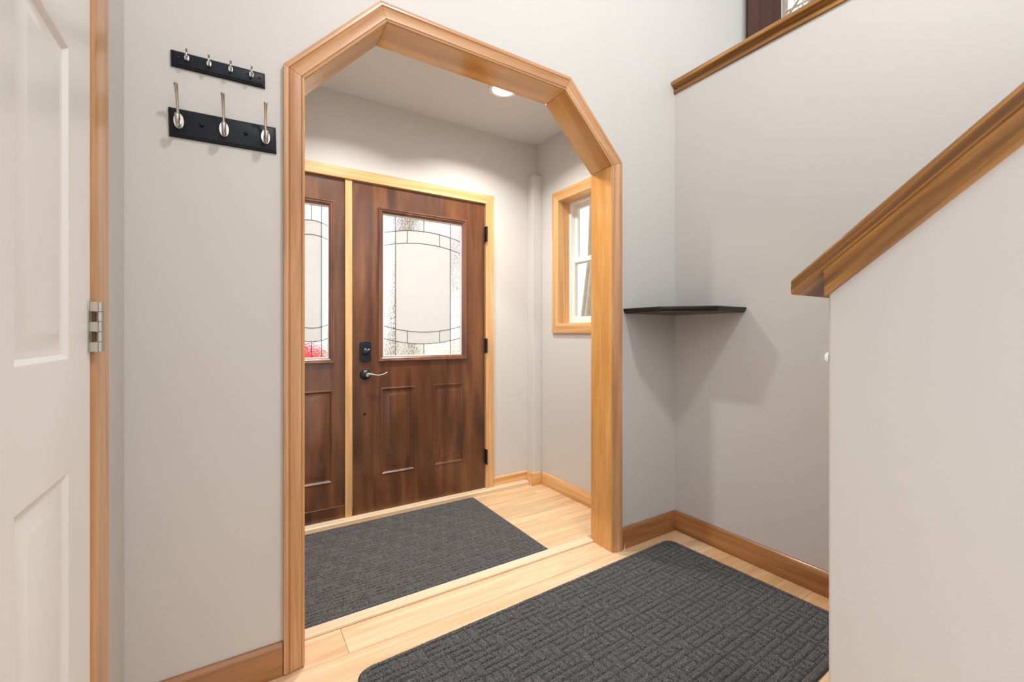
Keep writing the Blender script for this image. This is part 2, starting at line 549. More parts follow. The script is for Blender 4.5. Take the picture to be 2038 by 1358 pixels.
IL, IR, SH, TP, A1, A2 = 0.200, 1.650, 2.010, 2.310, 0.482, 1.340
arch_in = [(IL, 0), (IL, SH), (A1, TP), (A2, TP), (IR, SH), (IR, 0)]
hole = [(IL - 0.015, -0.06), (IL - 0.015, SH + .008), (A1 - .006, TP + .015), (A2 + .006, TP + .015), (IR + 0.015, SH + .008), (IR + 0.015, -0.06)]
bm = bmesh.new()
arch_prism = [(LX - 0.12, -0.06), hole[0], hole[1], hole[2], (hole[2][0], TOP), (LX - 0.12, TOP)]
fxz = lambda a, b, d: (a, d, b)
add_prism(bm, arch_prism, fxz, AY, AYB)
add_prism(bm, [hole[2], hole[3], (hole[3][0], TOP), (hole[2][0], TOP)], fxz, AY, AYB)
add_prism(bm, [hole[3], hole[4], hole[5], (2.6, -0.06), (2.6, TOP), (hole[3][0], TOP)], fxz, AY, AYB)
for q in ((2.6, 3.30, -.06, TOP), (4.35, 4.7, -.06, TOP), (3.30, 4.35, -.06, 2.85), (3.30, 4.35, 4.2, TOP)):
    add_box(bm, q[0], q[1], AY, AYB, q[2], q[3])
bmesh.ops.remove_doubles(bm, verts=bm.verts, dist=1e-5)
o = link('wall_arch', bm, M['wall'])
tag(o, 'greige painted wall pierced by the wood-trimmed angular archway', 'wall', kind='structure')

door_hole = [(0.50, -0.06), (0.50, 2.07), (1.28, 2.07), (1.28, -0.06)]
outer = [(0.02, -0.06), (0.49, -0.06), (0.49, 2.075), (1.285, 2.075), (1.285, -0.06), (AY, -0.06), (AY, TOP), (0.02, TOP)]  # wall stops short out of view, cut to let sky light reach the half wall
o = wall_holes('wall_left', outer, [], lambda a, b, d: (d, a, b), LX, LX - 0.12, M['wall'])
tag(o, 'narrow greige wall between the white panel door and the hook wall', 'wall', kind='structure')

bm = bmesh.new(); add_box(bm, RX, RX + 0.12, -3.2, AY, -0.06, 2.545)
o = link('wall_right', bm, M['wall'])
tag(o, 'tall greige wall right of the arch, topped by an oak ledge', 'wall', kind='structure')
bm = bmesh.new(); add_box(bm, 4.6, 4.7, -3.2, AY, -0.06, TOP)
o = link('wall_far_right', bm, M['wall'])
tag(o, 'greige upper wall beyond the oak ledge', 'wall', kind='structure')

# knee wall of the stairs, sloping top
KX0, KX1, KY = 1.12, 1.255, 0.45
SL = 0.815
kz = lambda y: 1.222 + (KY - y) * SL
poly = [(KY, -0.06), (-2.4, -0.06), (-2.4, kz(-2.4) + 0.04), (KY, kz(KY) + 0.04)]
bm = bmesh.new(); add_prism(bm, poly, lambda a, b, d: (d, a, b), KX0, KX1)
o = link('wall_stair', bm, M['wall']); bevel(o, 0.006, 3)
tag(o, 'greige half wall of the stairs with a sloping oak cap, at right', 'wall', kind='structure')

# entry room
o = wall_holes('wall_back', [(EL - 0.1, -0.06), (0.16, -0.06), (0.16, 2.10), (1.55, 2.10), (1.55, -0.06), (EX + 0.1, -0.06), (EX + 0.1, CZ), (EL - 0.1, CZ)],
               [], lambda a, b, d: (a, d, b), DY, DY + 0.14, M['wall'])
tag(o, 'greige entry wall around the dark front door', 'wall', kind='structure')
WY0, WY1, WZ0, WZ1 = 1.985, 2.478, 1.208, 2.092
bm = bmesh.new()
for q in ((AYB, WY0, -.06, CZ), (WY1, DY, -.06, CZ), (WY0, WY1, -.06, WZ0), (WY0, WY1, WZ1, CZ)):
    add_box(bm, EX, EX + 0.16, q[0], q[1], q[2], q[3])
o = link('wall_entry_right', bm, M['wall'])
tag(o, 'greige entry side wall holding the small window', 'wall', kind='structure')
bm = bmesh.new(); add_box(bm, EL - 0.12, EL, AYB, DY, -0.06, CZ)
o = link('wall_entry_left', bm, M['wall'])
tag(o, 'greige entry wall hidden left of the archway', 'wall', kind='structure')
bm = bmesh.new(); add_box(bm, EL - 0.1, EX + 0.16, AYB, DY + 0.14, CZ, CZ + 0.12)
o = link('ceiling_entry', bm, M['ceiling'])
tag(o, 'low painted ceiling of the entry with a recessed light', 'ceiling', kind='structure')
bm = bmesh.new(); add_box(bm, LX - 0.12, 4.7, -3.2, AYB, TOP, TOP + 0.1)
o = link('ceiling', bm, M['ceiling'])
tag(o, 'high painted ceiling over the hallway', 'ceiling', kind='structure')

# boxed chase in the entry corner
bm = bmesh.new()
CXL, CYF = 1.884, 2.688
add_box(bm, CXL, EX, CYF, DY, 0, 2.333)
o = link('wall_corner_chase', bm, M['wall']); bevel(o, 0.003, 2)
tag(o, 'slim painted boxed-in pipe column in the entry corner', 'wall', kind='structure')

# floor made of planks
def floor_mesh():
    rnd = random.Random(3)
    bm = bmesh.new()
    cl = bm.loops.layers.float_color.new('tone')
    def plank(x0, x1, y0, y1, tone, z=0.0):
        g = 0.0006
        c = 0.0012
        lo = [(x0 + g, y0 + g), (x1 - g, y0 + g), (x1 - g, y1 - g), (x0 + g, y1 - g)]
        hi = [(x0 + g + c, y0 + g + c), (x1 - g - c, y0 + g + c), (x1 - g - c, y1 - g - c), (x0 + g + c, y1 - g - c)]
        L0 = [bm.verts.new((x, y, z - 0.004)) for x, y in lo]
        L1 = [bm.verts.new((x, y, z - 0.0007)) for x, y in lo]
        H = [bm.verts.new((x, y, z)) for x, y in hi]
        fs = [bm.faces.new(H)]
        for k in range(4):
            fs.append(bm.faces.new([L0[k], L0[(k + 1) % 4], L1[(k + 1) % 4], L1[k]]))
            fs.append(bm.faces.new([L1[k], L1[(k + 1) % 4], H[(k + 1) % 4], H[k]]))
        for f in fs:
            for l in f.loops: l[cl] = tone
    def tone(a=0.9, b=1.04):
        t = rnd.uniform(a, b); w = rnd.uniform(-0.03, 0.03)
        return (t, t * (1 - abs(w) * 0.8), t * (1 - abs(w) * 2.2), 1)
    # header boards; those before the archway paled to paint in the entry light
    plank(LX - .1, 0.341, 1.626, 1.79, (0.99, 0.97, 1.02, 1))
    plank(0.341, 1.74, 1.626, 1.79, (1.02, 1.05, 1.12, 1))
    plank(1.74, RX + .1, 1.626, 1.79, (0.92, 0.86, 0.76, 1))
    y = 1.626; r = 0
    while y > -3.2:
        y1 = y - 0.1175
        x = LX - 0.1
        first = True
        while x < RX + 0.1:
            L = rnd.uniform(0.5, 1.5) if not first else rnd.uniform(0.9, 1.9)
            if r == 0 and first: L = 2.3
            if r > 1 and first: L = rnd.uniform(1.75, 2.2)
            first = False
            x1 = min(x + L, RX + 0.1)
            if r < 2: t = (1.02, 1.05 - rnd.uniform(0, .02), 1.12 - rnd.uniform(0, .04), 1)  # rows nearest the arch: bright entry light put into a paler, bluer tone
            elif x > 1.2: t = tuple(a * b for a, b in zip(tone(0.80, 1.02), (1, .93, .84, 1)))
            else: t = tone(0.92, 1.04)
            plank(x, x1, y1, y, t)
            x = x1
        y = y1; r += 1
    # narrower strips in the entry
    y = 1.79
    while y < DY + 0.1:
        y1 = y + 0.0575
        x = EL - 0.1
        while x < EX + 0.1:
            x1 = min(x + rnd.uniform(0.35, 1.1), EX + 0.1)
            plank(x, x1, y, y1, tone(0.84, 1.03))
            x = x1
        y = y1
    n0 = len(bm.faces)
    for (x0, x1, y0, y1) in ((LX - .12, RX + .1, -3.2, 1.79), (EL - .1, EX + .1, 1.79, DY + .1)):
        add_box(bm, x0, x1, y0, y1, -0.06, -0.003)
    bm.faces.ensure_lookup_table()
    for f in bm.faces[n0:]:
        f.material_index = 1
        for l in f.loops: l[cl] = (1, 1, 1, 1)
    return link('floor', bm, None, mats=[M['floor'], M['black']])
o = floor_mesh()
tag(o, 'pale maple plank floor running through hallway and entry', 'floor', kind='structure')

# ------------------------------------------------------------------ arch trim
cas = [(0.002, 0), (0.002, .010), (.008, .0115), (.0105, .0085), (.013, .0115), (.030, .0125), (.041, .0165),
       (.0455, .0190), (.0485, .0150), (.0515, .0190), (.060, .0200), (.0655, .0185), (.0665, 0)]
arch = empty('trim_1', (0.925, AY, 0))
tag(arch, 'oak-trimmed octagonal archway frame between hallway and entry', 'archway', kind='structure')
P = [Vector((x, AY, z)) for x, z in arch_in]
P[0].z = 0.004; P[-1].z = 0.0
dirs = [(P[i + 1] - P[i]).normalized() for i in range(5)]
tans = [0.0] + [math.tan(dirs[i].angle(dirs[i + 1]) / 2) for i in range(4)] + [0.0]
bpy.context.view_layer.update()
for i in range(5):
    L = (P[i + 1] - P[i]).length
    g = 0.0006
    b_ = board('casing_board', P[i] + dirs[i] * g, dirs[i], (0, -1, 0), L - 2 * g, cas, M['casing'], arch, tans[i], tans[i + 1], smooth=30)
    j_ = board('jamb_board', P[i] + dirs[i] * g, dirs[i], (0, -1, 0), L - 2 * g, rect(0, 0.015, -0.150, 0.004), M['jamb'], arch, tans[i], tans[i + 1])
    bevel(j_, 0.0012, 2)
# low strip across the opening
sp = [(0, 0), (0.006, 0.0)] 
strip = board('trim_2', (IL + .001, 1.779, 0), (1, 0, 0), (0, 0, 1), IR - IL - .002, [(0, 0.002), (0.002, .009), (.007, .0125), (.05, .0125), (.05, 0)], M['strip'])
tag(strip, 'pale rounded wooden threshold strip across the archway', 'threshold', kind='structure')

# baseboards
bprof = [(0, 0), (0, .015), (.096, .015), (.103, .012), (.109, .006), (.110, 0)]
def baseboard(name, p0, p1, normal, label, h=1.0, mat='base', m0=0, m1=0):
    p0, p1 = Vector(p0), Vector(p1)
    n = Vector(normal)
    d = (p1 - p0)
    if n.cross(d).z < 0:      # keep the profile rising
        p0, p1 = p1, p0; d = -d; m0, m1 = m1, m0
    prof = [(v * h, w) for v, w in bprof]
    o = board(name, p0, d, n, d.length, prof, M[mat])
    bevel(o, 0.001, 1)
    tag(o, label, 'baseboard', kind='structure')
    return o
baseboard('baseboard_left', (LX, AY, .001), (IL - .068, AY, .001), (0, -1, 0), 'oak baseboard under the hook rails, left of the archway')
baseboard('baseboard_front', (IR + .068, AY, .001), (RX - .0152, AY, .001), (0, -1, 0), 'short split oak baseboard between archway and corner')
baseboard('baseboard_right', (RX, AY, .001), (RX, -3.0, .001), (-1, 0, 0), 'long oak baseboard along the right wall beside the large mat')
# entry baseboards, one broken-backed run around the chase
baseboard('baseboard_back', (1.581, DY, .026), (CXL, DY, .026), (0, -1, 0), 'oak baseboard right of the front door', h=0.62, mat='oak_light')
ch = empty('baseboard_corner', (CXL, CYF, 0))
tag(ch, 'mitred pieces of oak baseboard wrapping the corner column', 'baseboard', kind='structure')
bpy.context.view_layer.update()
bp2 = [(v * .86, w) for v, w in bprof]
board('side_piece', (CXL, DY - .016, .001), (0, -1, 0), (-1, 0, 0), DY - .016 - CYF, bp2, M['oak_light'], ch)
board('front_piece', (CXL - .014, CYF, .001), (1, 0, 0), (0, -1, 0), EX - CXL - .002, bp2, M['oak_light'], ch)
baseboard('baseboard_entry_right', (EX, CYF - .0155, .001), (EX, AYB, .001), (-1, 0, 0), 'oak baseboard under the small entry window', h=0.86, mat='oak_light')
baseboard('baseboard_entry_left', (EL, AYB, .001), (EL, DY, .001), (1, 0, 0), 'oak baseboard hidden left of the archway', h=0.86, mat='oak_light')

# ------------------------------------------------------------------ oak caps
cap_prof = lambda w_over, thick, mh, mt: None
def cap_moulding(name, parent, origin, xdir, ydown, zout, length, s=1.0):
    prof = [(0, 0), (0, .013), (.006, .016), (.020, .0155), (.034, .012), (.041, .009), (.046, .007), (.046, 0)]
    return board(name, origin, xdir, zout, length, [(v * s, w * s) for v, w in prof], M['rail'], parent)

# horizontal ledge on the right wall
led = empty('trim_3', (RX + .06, -0.6, 2.545))
tag(led, 'oak ledge capping the tall right wall, running up and right', 'ledge', kind='structure')
bpy.context.view_layer.update()
board('ledge_board', (RX - .036, AY - .001, 2.575), (0, -1, 0), (0, 0, 1), 4.2,
      [(0.0, 0.003), (0.0, .018), (.003, .022), (.19, .022), (.192, 0), (.003, 0)], M['rail'], led)
board('ledge_moulding', (RX, AY - .001, 2.535), (0, -1, 0), (-1, 0, 0), 4.2,
      [(0, 0), (0, .011), (.006, .013), (.022, .010), (.032, .009), (.040, .016), (.040, 0)][::-1], M['rail'], led)
# fix side: profile v axis = zdir x xdir
# (for xdir=-Y, zdir=-X, v axis = +Z * -1) handled below in vflip

# sloping cap on the stair half wall
slope = Vector((0, -1, SL)).normalized()
nrm = Vector((0, SL, 1)).normalized()
cap = empty('trim_4', (KX0, KY, 1.22))
tag(cap, 'sloping oak handrail cap on the stair half wall', 'handrail', kind='structure')
bpy.context.view_layer.update()
def prism_yz(name, poly, x0, x1, mat, parent):
    pass

def sweep_vertical_cut(name, sect, y0, y1, zfun, mat, parent, smooth=30):
    """section (x, zoff) swept along the slope with plumb-cut ends; local X along slope for the grain"""
    xd = Vector((0, -1, SL)).normalized(); zd = Vector((-1, 0, 0)); yd = zd.cross(xd)
    mw = Matrix((xd, yd, zd)).transposed().to_4x4(); mw.translation = Vector((KX0, y0, zfun(y0)))
    inv = mw.inverted()
    bm = bmesh.new()
    A = [bm.verts.new(inv @ Vector((x, y0, zfun(y0) + dz))) for x, dz in sect]
    B = [bm.verts.new(inv @ Vector((x, y1, zfun(y1) + dz))) for x, dz in sect]
    n = len(sect)
    bm.faces.new(A); bm.faces.new(B[::-1])
    for i in range(n): bm.faces.new([A[i], B[i], B[(i + 1) % n], A[(i + 1) % n]])
    o = link(name, bm, mat, parent, smooth=smooth)
    o.matrix_parent_inverse = Matrix.Identity(4)
    o.matrix_basis = parent.matrix_world.inverted() @ mw
    return o
zt = lambda y: 1.2645 + (0.513 - y) * SL        # top line of the board
X0, X1 = KX0 - .031, KX1 + .031
sect = [(X0 + .004, 0), (X0, -.005), (X0, -.011), (X0 + .002, -.013), (X0, -.016), (X0, -.030), (X0 + .005, -.035), (X1 - .005, -.035), (X1, -.030), (X1, -.005), (X1 - .004, 0)]
c_ = sweep_vertical_cut('cap_board', sect, 0.513, -2.45, zt, M['rail'], cap)
bevel(c_, 0.0025, 2, 40)
for sgn, xw in ((-1, KX0), (1, KX1)):
    sec = [(xw, -.0352), (xw + sgn * .021, -.0352), (xw + sgn * .021, -.040), (xw + sgn * .016, -.045), (xw + sgn * .0135, -.060),
           (xw + sgn * .0165, -.076), (xw + sgn * .0165, -.088), (xw + sgn * .013, -.093), (xw, -.093)]
    q = sweep_vertical_cut('cap_moulding', sec, 0.4505, -2.45, zt, M['rail'], cap)

# small white wall cup on the end of the stair wall
bm = bmesh.new()
add_lathe(bm, [(0, 0.010), (.008, .0095), (.012, .007), (.0125, .003), (.0125, 0), (0, 0)], (KX0 + .013, KY, 1.085), (0, 1, 0), 24)
o = link('wall_bumper', bm, M['vinyl'], smooth=40)
tag(o, 'tiny round white cup on the end edge of the stair half wall', 'wall bumper')

# stair treads hidden behind the half wall
bm = bmesh.new()
for k in range(9):
    y = 0.30 - k * 0.235
    add_box(bm, KX1, RX, y - 0.26, y, 0.19 * k, 0.19 * (k + 1))
o = link('stairs', bm, M['rail'])
tag(o, 'oak stair flight behind the half wall at right', 'stairs', kind='structure')

# ------------------------------------------------------------------ white panel door and its casing
dface = -0.262
dr = empty('door_1', (dface, 1.265, 0.01))
tag(dr, 'white painted six-panel interior door at far left edge', 'door', kind='structure')
bpy.context.view_layer.update()
def at_parent(o, parent):
    """geometry given in world coordinates -> keep it there under its parent"""
    o.matrix_parent_inverse = parent.matrix_world.inverted()
    return o
bm = bmesh.new()
pw = [(0, 0), (.003, -.001), (.011, -.0075), (.020, -.0085), (.023, -.0085), (.048, -.0015), (.051, -.0012)]
rects = []
for (ya, yb) in ((0.888, 1.128), (0.572, 0.800)):
    for (za, zb) in ((0.20, 0.884), (1.090, 1.672), (1.775, 1.93)):
        rects.append((ya, yb, za, zb, pw, False))
slab(bm, YZ(dface), 0.497, 1.265, 0.012, 2.045, 0.034, rects)
o = link('door_leaf', bm, M['white'], dr, smooth=20); at_parent(o, dr)
# the hinge: strip on the leaf, five knuckles, pin heads
for zc in (1.154, 1.935, 0.26):
    hb = bmesh.new()
    hx, hy, hr = -0.2475, 1.272, 0.0085
    add_box(hb, dface - .001, dface + .0022, 1.243, 1.268, zc - .0535, zc + .0535)
    hg = link('hinge', hb, M['hinge'], dr, smooth=40); at_parent(hg, dr); bevel(hg, .0006, 1)
    for k in range(5):
        z0 = zc - .0535 + k * .0214
        kb = bmesh.new()
        add_lathe(kb, [(0, 0), (hr, 0.0006), (hr, .0204), (0, .0208)], (hx, hy, z0), (0, 0, 1), 20)
        if k % 2 == 0:
            add_box(kb, dface + .0005, hx, 1.252, hy - .001, z0 + .0006, z0 + .0204)
        kk = link('knuckle', kb, M['hinge'], hg, smooth=40)
        kk.matrix_parent_inverse = hg.matrix_parent_inverse @ Matrix.Identity(4) if False else Matrix.Identity(4)
c2 = empty('trim_5', (LX, 1.32, 0))
tag(c2, 'oak casing around the white panel door', 'door casing', kind='structure')
bpy.context.view_layer.update()
dcas = [(0, 0), (0, .007), (.004, .012), (.012, .014), (.055, .0165), (.085, .018), (.098, .018), (.100, .015), (.100, 0)]
board('casing_board', (LX, 1.275, 2.062), (0, 0, -1), (1, 0, 0), 2.060, dcas, M['casing'], c2, 1.0, 0)
board('casing_board', (LX, 0.500, 2.062), (0, 1, 0), (1, 0, 0), 0.775, dcas, M['casing'], c2, 1.0, 1.0)
board('casing_board', (LX, 0.500, 0.002), (0, 0, 1), (1, 0, 0), 2.060, dcas, M['casing'], c2, 0, 1.0)
jm = bmesh.new()
add_box(jm, LX - .115, LX + .001, 1.2665, 1.2845, 0, 2.07); add_box(jm, LX - .115, LX + .001, 0.4905, 0.4955, 0, 2.07)
add_box(jm, LX - .115, LX + .001, 0.4955, 1.2665, 2.047, 2.07)
o = link('door_jamb', jm, M['casing'], c2); at_parent(o, c2)
bm = bmesh.new(); add_box(bm, LX - .118, LX - .05, 0.4957, 1.2663, 0.0, 0.012)

# ------------------------------------------------------------------ front door unit
FY = 2.760
fr = empty('trim_6', (0.85, DY, 0))
tag(fr, 'light oak frame, mullion and sill around the front door and sidelight', 'door frame', kind='structure')
bpy.context.view_layer.update()
flat = lambda w, t=.021: [(0, 0), (0, t - .002), (.002, t), (w - .003, t), (w, t - .003), (w, 0)]
DT = 2.068
board('casing_board', (0.197, DY - .001, .028), (0, 0, 1), (0, -1, 0), DT - .028, flat(.066), M['oak_light'], fr, 0, 1)
board('casing_board', (0.197, DY - .001, DT), (1, 0, 0), (0, -1, 0), 1.513 - .197, flat(.066), M['oak_light'], fr, 1, 1)
board('casing_board', (1.513, DY - .001, DT), (0, 0, -1), (0, -1, 0), DT - .028, flat(.066), M['oak_light'], fr, 1, 0)
bm = bmesh.new(); add_box(bm, 0.5545, 0.5965, FY - .006, FY + .10, .026, DT)
o = link('mullion', bm, M['oak_v'], fr); at_parent(o, fr); bevel(o, .002)
o.rotation_euler = (0, 0, 0)
bm = bmesh.new()
add_box(bm, .165, .2005, FY + .012, FY + .11, .026, 2.085); add_box(bm, 1.5125, 1.545, FY + .008, FY + .11, .026, 2.085)
add_box(bm, .2005, 1.5125, FY + .008, FY + .11, 2.0715, 2.095)
o = link('head_jamb', bm, M['oak_light'], fr); at_parent(o, fr)
board('sill_strip', (EL + .02, 2.714, .001), (1, 0, 0), (0, 0, 1), CXL - .016 - EL - .02 - .004, [(0, 0), (0, .020), (.006, .027), (.052, .029), (.052, 0)], M['strip'], fr)
bm = bmesh.new(); add_box(bm, .165, 1.545, FY + .006, DY + .13, -.05, .026)
o = link('door_saddle', bm, M['bronze'], fr); at_parent(o, fr)

def arc_z(x, cx, half, z_edge, z_mid):
    t = (x - cx) / half
    return z_mid + (z_edge - z_mid) * t * t

def glazing(parent, cx, half, vx, shorts, z0, z1, zl, yg):
    """leaded lite: zl = four arcs (outer top edge, mid), (inner top), (inner bottom), (outer bottom)"""
    (tue, tum), (tie, tim), (bie, bim), (boe, bom) = zl
    sw = .009
    bm = bmesh.new()
    fn = lambda a, b, d: (a, yg - d, b)
    for (a0, a1, b0, b1) in ((cx - half, cx - half + sw, z0, z1), (cx + half - sw, cx + half, z0, z1),
                             (cx - half + sw, cx + half - sw, z0, z0 + sw), (cx - half + sw, cx + half - sw, z1 - sw, z1)):
        add_box(bm, a0, a1, yg - .003, yg + .012, b0, b1)
    o = link('glazing_spacer', bm, M['vinyl'], parent); at_parent(o, parent)
    o['label'] = 'thin white edging around the leaded glass'
    gl, gr, gb, gt = cx - half + sw, cx + half - sw, z0 + sw, z1 - sw
    hh = half - sw
    NS = 18
    xs = [cx - vx + 2 * vx * i / NS for i in range(NS + 1)]
    up = [(x, arc_z(x, cx, hh, tue, tum)) for x in xs]
    lo = [(x, arc_z(x, cx, hh, boe, bom)) for x in xs]
    bm = bmesh.new()
    g2 = lambda a, b, d: (a, yg + d, b)
    add_prism(bm, [(gl, gb), (cx - vx, gb), (cx - vx, gt), (gl, gt)], g2, 0, .004)
    add_prism(bm, [(cx + vx, gb), (gr, gb), (gr, gt), (cx + vx, gt)], g2, 0, .004)
    add_prism(bm, up + [(cx + vx, gt), (cx - vx, gt)], g2, 0, .004)
    add_prism(bm, lo + [(cx + vx, gb), (cx - vx, gb)], g2, 0, .004)
    o = link('textured_glass', bm, M['glass_tex'], parent); at_parent(o, parent)
    o['label'] = 'clear hammered glass border panes'
    bm = bmesh.new(); add_prism(bm, lo + up[::-1], g2, 0, .004)
    o = link('frosted_glass', bm, M['glass_frost'], parent); at_parent(o, parent)
    o['label'] = 'milky white textured centre panes'
    bm = bmesh.new()
    r = .0021
    yc = yg - .001
    for x in (cx - vx, cx + vx): add_tube(bm, [(x, yc, gb), (x, yc, gt)], r, 8)
    for (e, mm) in zl:
        pts = [(gl + (gr - gl) * i / 24, yc, arc_z(gl + (gr - gl) * i / 24, cx, hh, e, mm)) for i in range(25)]
        add_tube(bm, pts, r, 8)
    for s_ in shorts:
        for sg in (-1, 1):
            x = cx + sg * s_
            add_tube(bm, [(x, yc, arc_z(x, cx, hh, tie, tim)), (x, yc, arc_z(x, cx, hh, tue, tum))], r, 8)
            add_tube(bm, [(x, yc, arc_z(x, cx, hh, boe, bom)), (x, yc, arc_z(x, cx, hh, bie, bim))], r, 8)
    add_tube(bm, [(cx, yc, tum), (cx, yc, gt)], r, 8)
    add_tube(bm, [(cx, yc, gb), (cx, yc, bom)], r, 8)
    o = link('caming', bm, M['lead'], parent, smooth=50); at_parent(o, parent)
    o['label'] = 'dark curved and straight lead lines'

pd = [(0, 0), (.002, .0025), (.008, .0035), (.014, -.004), (.019, -.0065), (.025, -.0065), (.050, .0015), (.053, .0018)]
mould = [(0, 0), (0, .011), (.004, .0135), (.009, .0125), (.012, .0085), (.019, .009), (.023, .0055), (.030, .002), (.031, -.012)]

# main door leaf
fd_ = empty('door_2', (1.055, FY, .03))
tag(fd_, 'dark walnut-stained front door with leaded glass window', 'door', kind='structure')
bpy.context.view_layer.update()
bm = bmesh.new()
GH = (.752, 1.362, .962, 1.928)
slab(bm, XZ(FY), .6015, 1.509, .033, 2.064, .044,
     [(GH[0] + .004, GH[1] - .004, GH[2] + .004, GH[3] - .004, [(0, 0), (0, -.044)], True),
      (.770, .994, .249, .796, pd, False), (1.121, 1.345, .249, .796, pd, False)])
o = link('door_leaf', bm, M['door'], fd_, smooth=20); at_parent(o, fd_)
bm = bmesh.new(); rings(bm, XZ(FY), GH, mould, False)
o = link('glass_frame', bm, M['door_trim'], fd_, smooth=25); at_parent(o, fd_)
o['label'] = 'reddish brown moulded frame around the glass'
glazing(fd_, 1.057, .2745, .1915, [.1135], .990, 1.898, ((1.777, 1.816), (1.696, 1.734), (1.187, 1.148), (1.107, 1.069)), FY + .012)

# black door bottom line
bm = bmesh.new(); add_box(bm, .602, 1.509, FY + .004, FY + .040, .0262, .0335)
o = link('door_sweep', bm, M['black'], fd_); at_parent(o, fd_)

# deadbolt
dbp = []
lx, lz = .674, 1.027
for k in range(13):
    t = PI * k / 12
    dbp.append((lx + .034 * math.cos(t), lz + .048 + .019 * math.sin(t)))
for k in range(13):
    t = PI + PI * k / 12
    dbp.append((lx + .034 * math.cos(t), lz - .048 + .019 * math.sin(t)))
bm = bmesh.new(); add_prism(bm, dbp, XZ(FY), 0.0003, .011)
db = link('deadbolt', bm, M['bronze'], fd_, smooth=40); at_parent(db, fd_); bevel(db, .0025, 3)
db['label'] = 'dark bronze arched deadbolt plate with thumb turn'
bpy.context.view_layer.update()
bm = bmesh.new()
add_lathe(bm, [(0, 0.024), (.012, .023), (.020, .017), (.024, .0113), (.024, .0105), (0, .0105)], (lx, FY, lz), (0, -1, 0), 28)
th = [(lx - .018, FY - .026, lz - .012), (lx - .008, FY - .032, lz - .004), (lx + .006, FY - .034, lz + .005), (lx + .020, FY - .032, lz + .013)]
add_tube(bm, th, [.004, .0055, .006, .005], 10, squash=1.8)
o = link('thumb_turn', bm, M['bronze'], db, smooth=40); o.matrix_parent_inverse = (db.matrix_parent_inverse.inverted() @ Matrix.Identity(4)) if False else Matrix.Identity(4)
bm = bmesh.new()
add_lathe(bm, [(0, .0125), (.0035, .0120), (.0042, .0108), (0, .0105)], (lx, FY, lz + .058), (0, -1, 0), 14)
o = link('screw', bm, M['black'], db, smooth=40)
# lever handle
hz = .886
bm = bmesh.new()
add_lathe(bm, [(0, .022), (.014, .0215), (.022, .017), (.030, .010), (.033, .004), (.033, .0003), (0, .0003)], (lx, FY, hz), (0, -1, 0), 32)
ro = link('lever_handle', bm, M['bronze'], fd_, smooth=40); at_parent(ro, fd_)
ro['label'] = 'dark round rose with a curved brushed lever'
bm = bmesh.new()
add_lathe(bm, [(0, .05), (.011, .0495), (.0125, .044), (.0125, .02), (0, .02)], (lx + .004, FY, hz), (0, -1, 0), 20)
pts = []; rd = []
for k in range(15):
    t = k / 14
    pts.append((lx + .004 + .118 * t, FY - .046 - .004 * math.sin(PI * t), hz + .008 - .020 * math.sin(PI * t * 1.0) * (0.4 + 0.6 * t) + .004 * t))
    rd.append(.0075 - .0045 * t)
add_tube(bm, pts, rd, 12, squash=0.8)
lv = link('lever', bm, M['nickel'], ro, smooth=50)
lv['label'] = 'silvery S-curved lever'
# small black plug lower on the stile
bm = bmesh.new()
add_lathe(bm, [(0, .004), (.006, .0035), (.0078, .0003), (0, .0003)], (.670, FY, .643), (0, -1, 0), 18)
o = link('door_plug', bm, M['black_paint'], fd_, smooth=40); at_parent(o, fd_)
# latch edge
bm = bmesh.new(); add_box(bm, .5975, .6012, FY - .001, FY + .01, hz - .03, hz + .03)
o = link('latch_plate', bm, M['bronze'], fd_); at_parent(o, fd_)
# black hinges
for (za, zb) in ((1.793, 1.903), (1.0, 1.103), (.204, .311)):
    bm = bmesh.new()
    for k in range(5):
        z0 = za + (zb - za) * k / 5
        add_lathe(bm, [(0, 0), (.0065, .0004), (.0065, (zb - za) / 5 - .0008), (0, (zb - za) / 5 - .0004)], (1.513, FY - .0285, z0), (0, 0, 1), 14)
    add_box(bm, 1.5095, 1.5125, FY - .028, FY + .004, za, zb)
    o = link('hinge', bm, M['bronze'], fd_, smooth=40); at_parent(o, fd_)
    o['label'] = 'narrow black hinge'

# sidelight
sl = empty('window_1', (.377, FY, .03))
tag(sl, 'narrow dark sidelight panel with leaded glass left of the front door', 'sidelight window', kind='structure')
bpy.context.view_layer.update()
SY = FY + .006
SH_ = (.252, .496, .962, 1.928)
bm = bmesh.new()
slab(bm, XZ(SY), .201, .553, .029, 2.070, .044,
     [(SH_[0] + .004, SH_[1] - .004, SH_[2] + .004, SH_[3] - .004, [(0, 0), (0, -.044)], True), (.262, .487, .249, .802, pd, False)])
o = link('side_panel', bm, M['door'], sl, smooth=20); at_parent(o, sl)
bm = bmesh.new(); rings(bm, XZ(SY), SH_, mould, False)
o = link('glass_frame', bm, M['door_trim'], sl, smooth=25); at_parent(o, sl)
o['label'] = 'reddish brown moulded frame around the glass'
glazing(sl, .374, .0955, .053, [], .990, 1.898, ((1.777, 1.800), (1.696, 1.716), (1.190, 1.170), (1.109, 1.090)), SY + .012)
bm = bmesh.new(); add_box(bm, .2015, .5525, SY - .0025, SY + .0005, .030, .105)
o = link('bottom_rail', bm, M['door'], sl); at_parent(o, sl); bevel(o, .001, 1)

# ------------------------------------------------------------------ entry window
wn_ = empty('window_2', (EX, (WY0 + WY1) / 2, WZ0))
tag(wn_, 'white double-hung window with oak trim on the entry side wall', 'window', kind='structure')
bpy.context.view_layer.update()
tw = .068
wc = [(0, 0), (0, .012), (.004, .014), (tw - .006, .017), (tw - .002, .016), (tw, .012), (tw, 0)]
wy0, wy1, wz0, wz1 = WY0, WY1, WZ0, WZ1
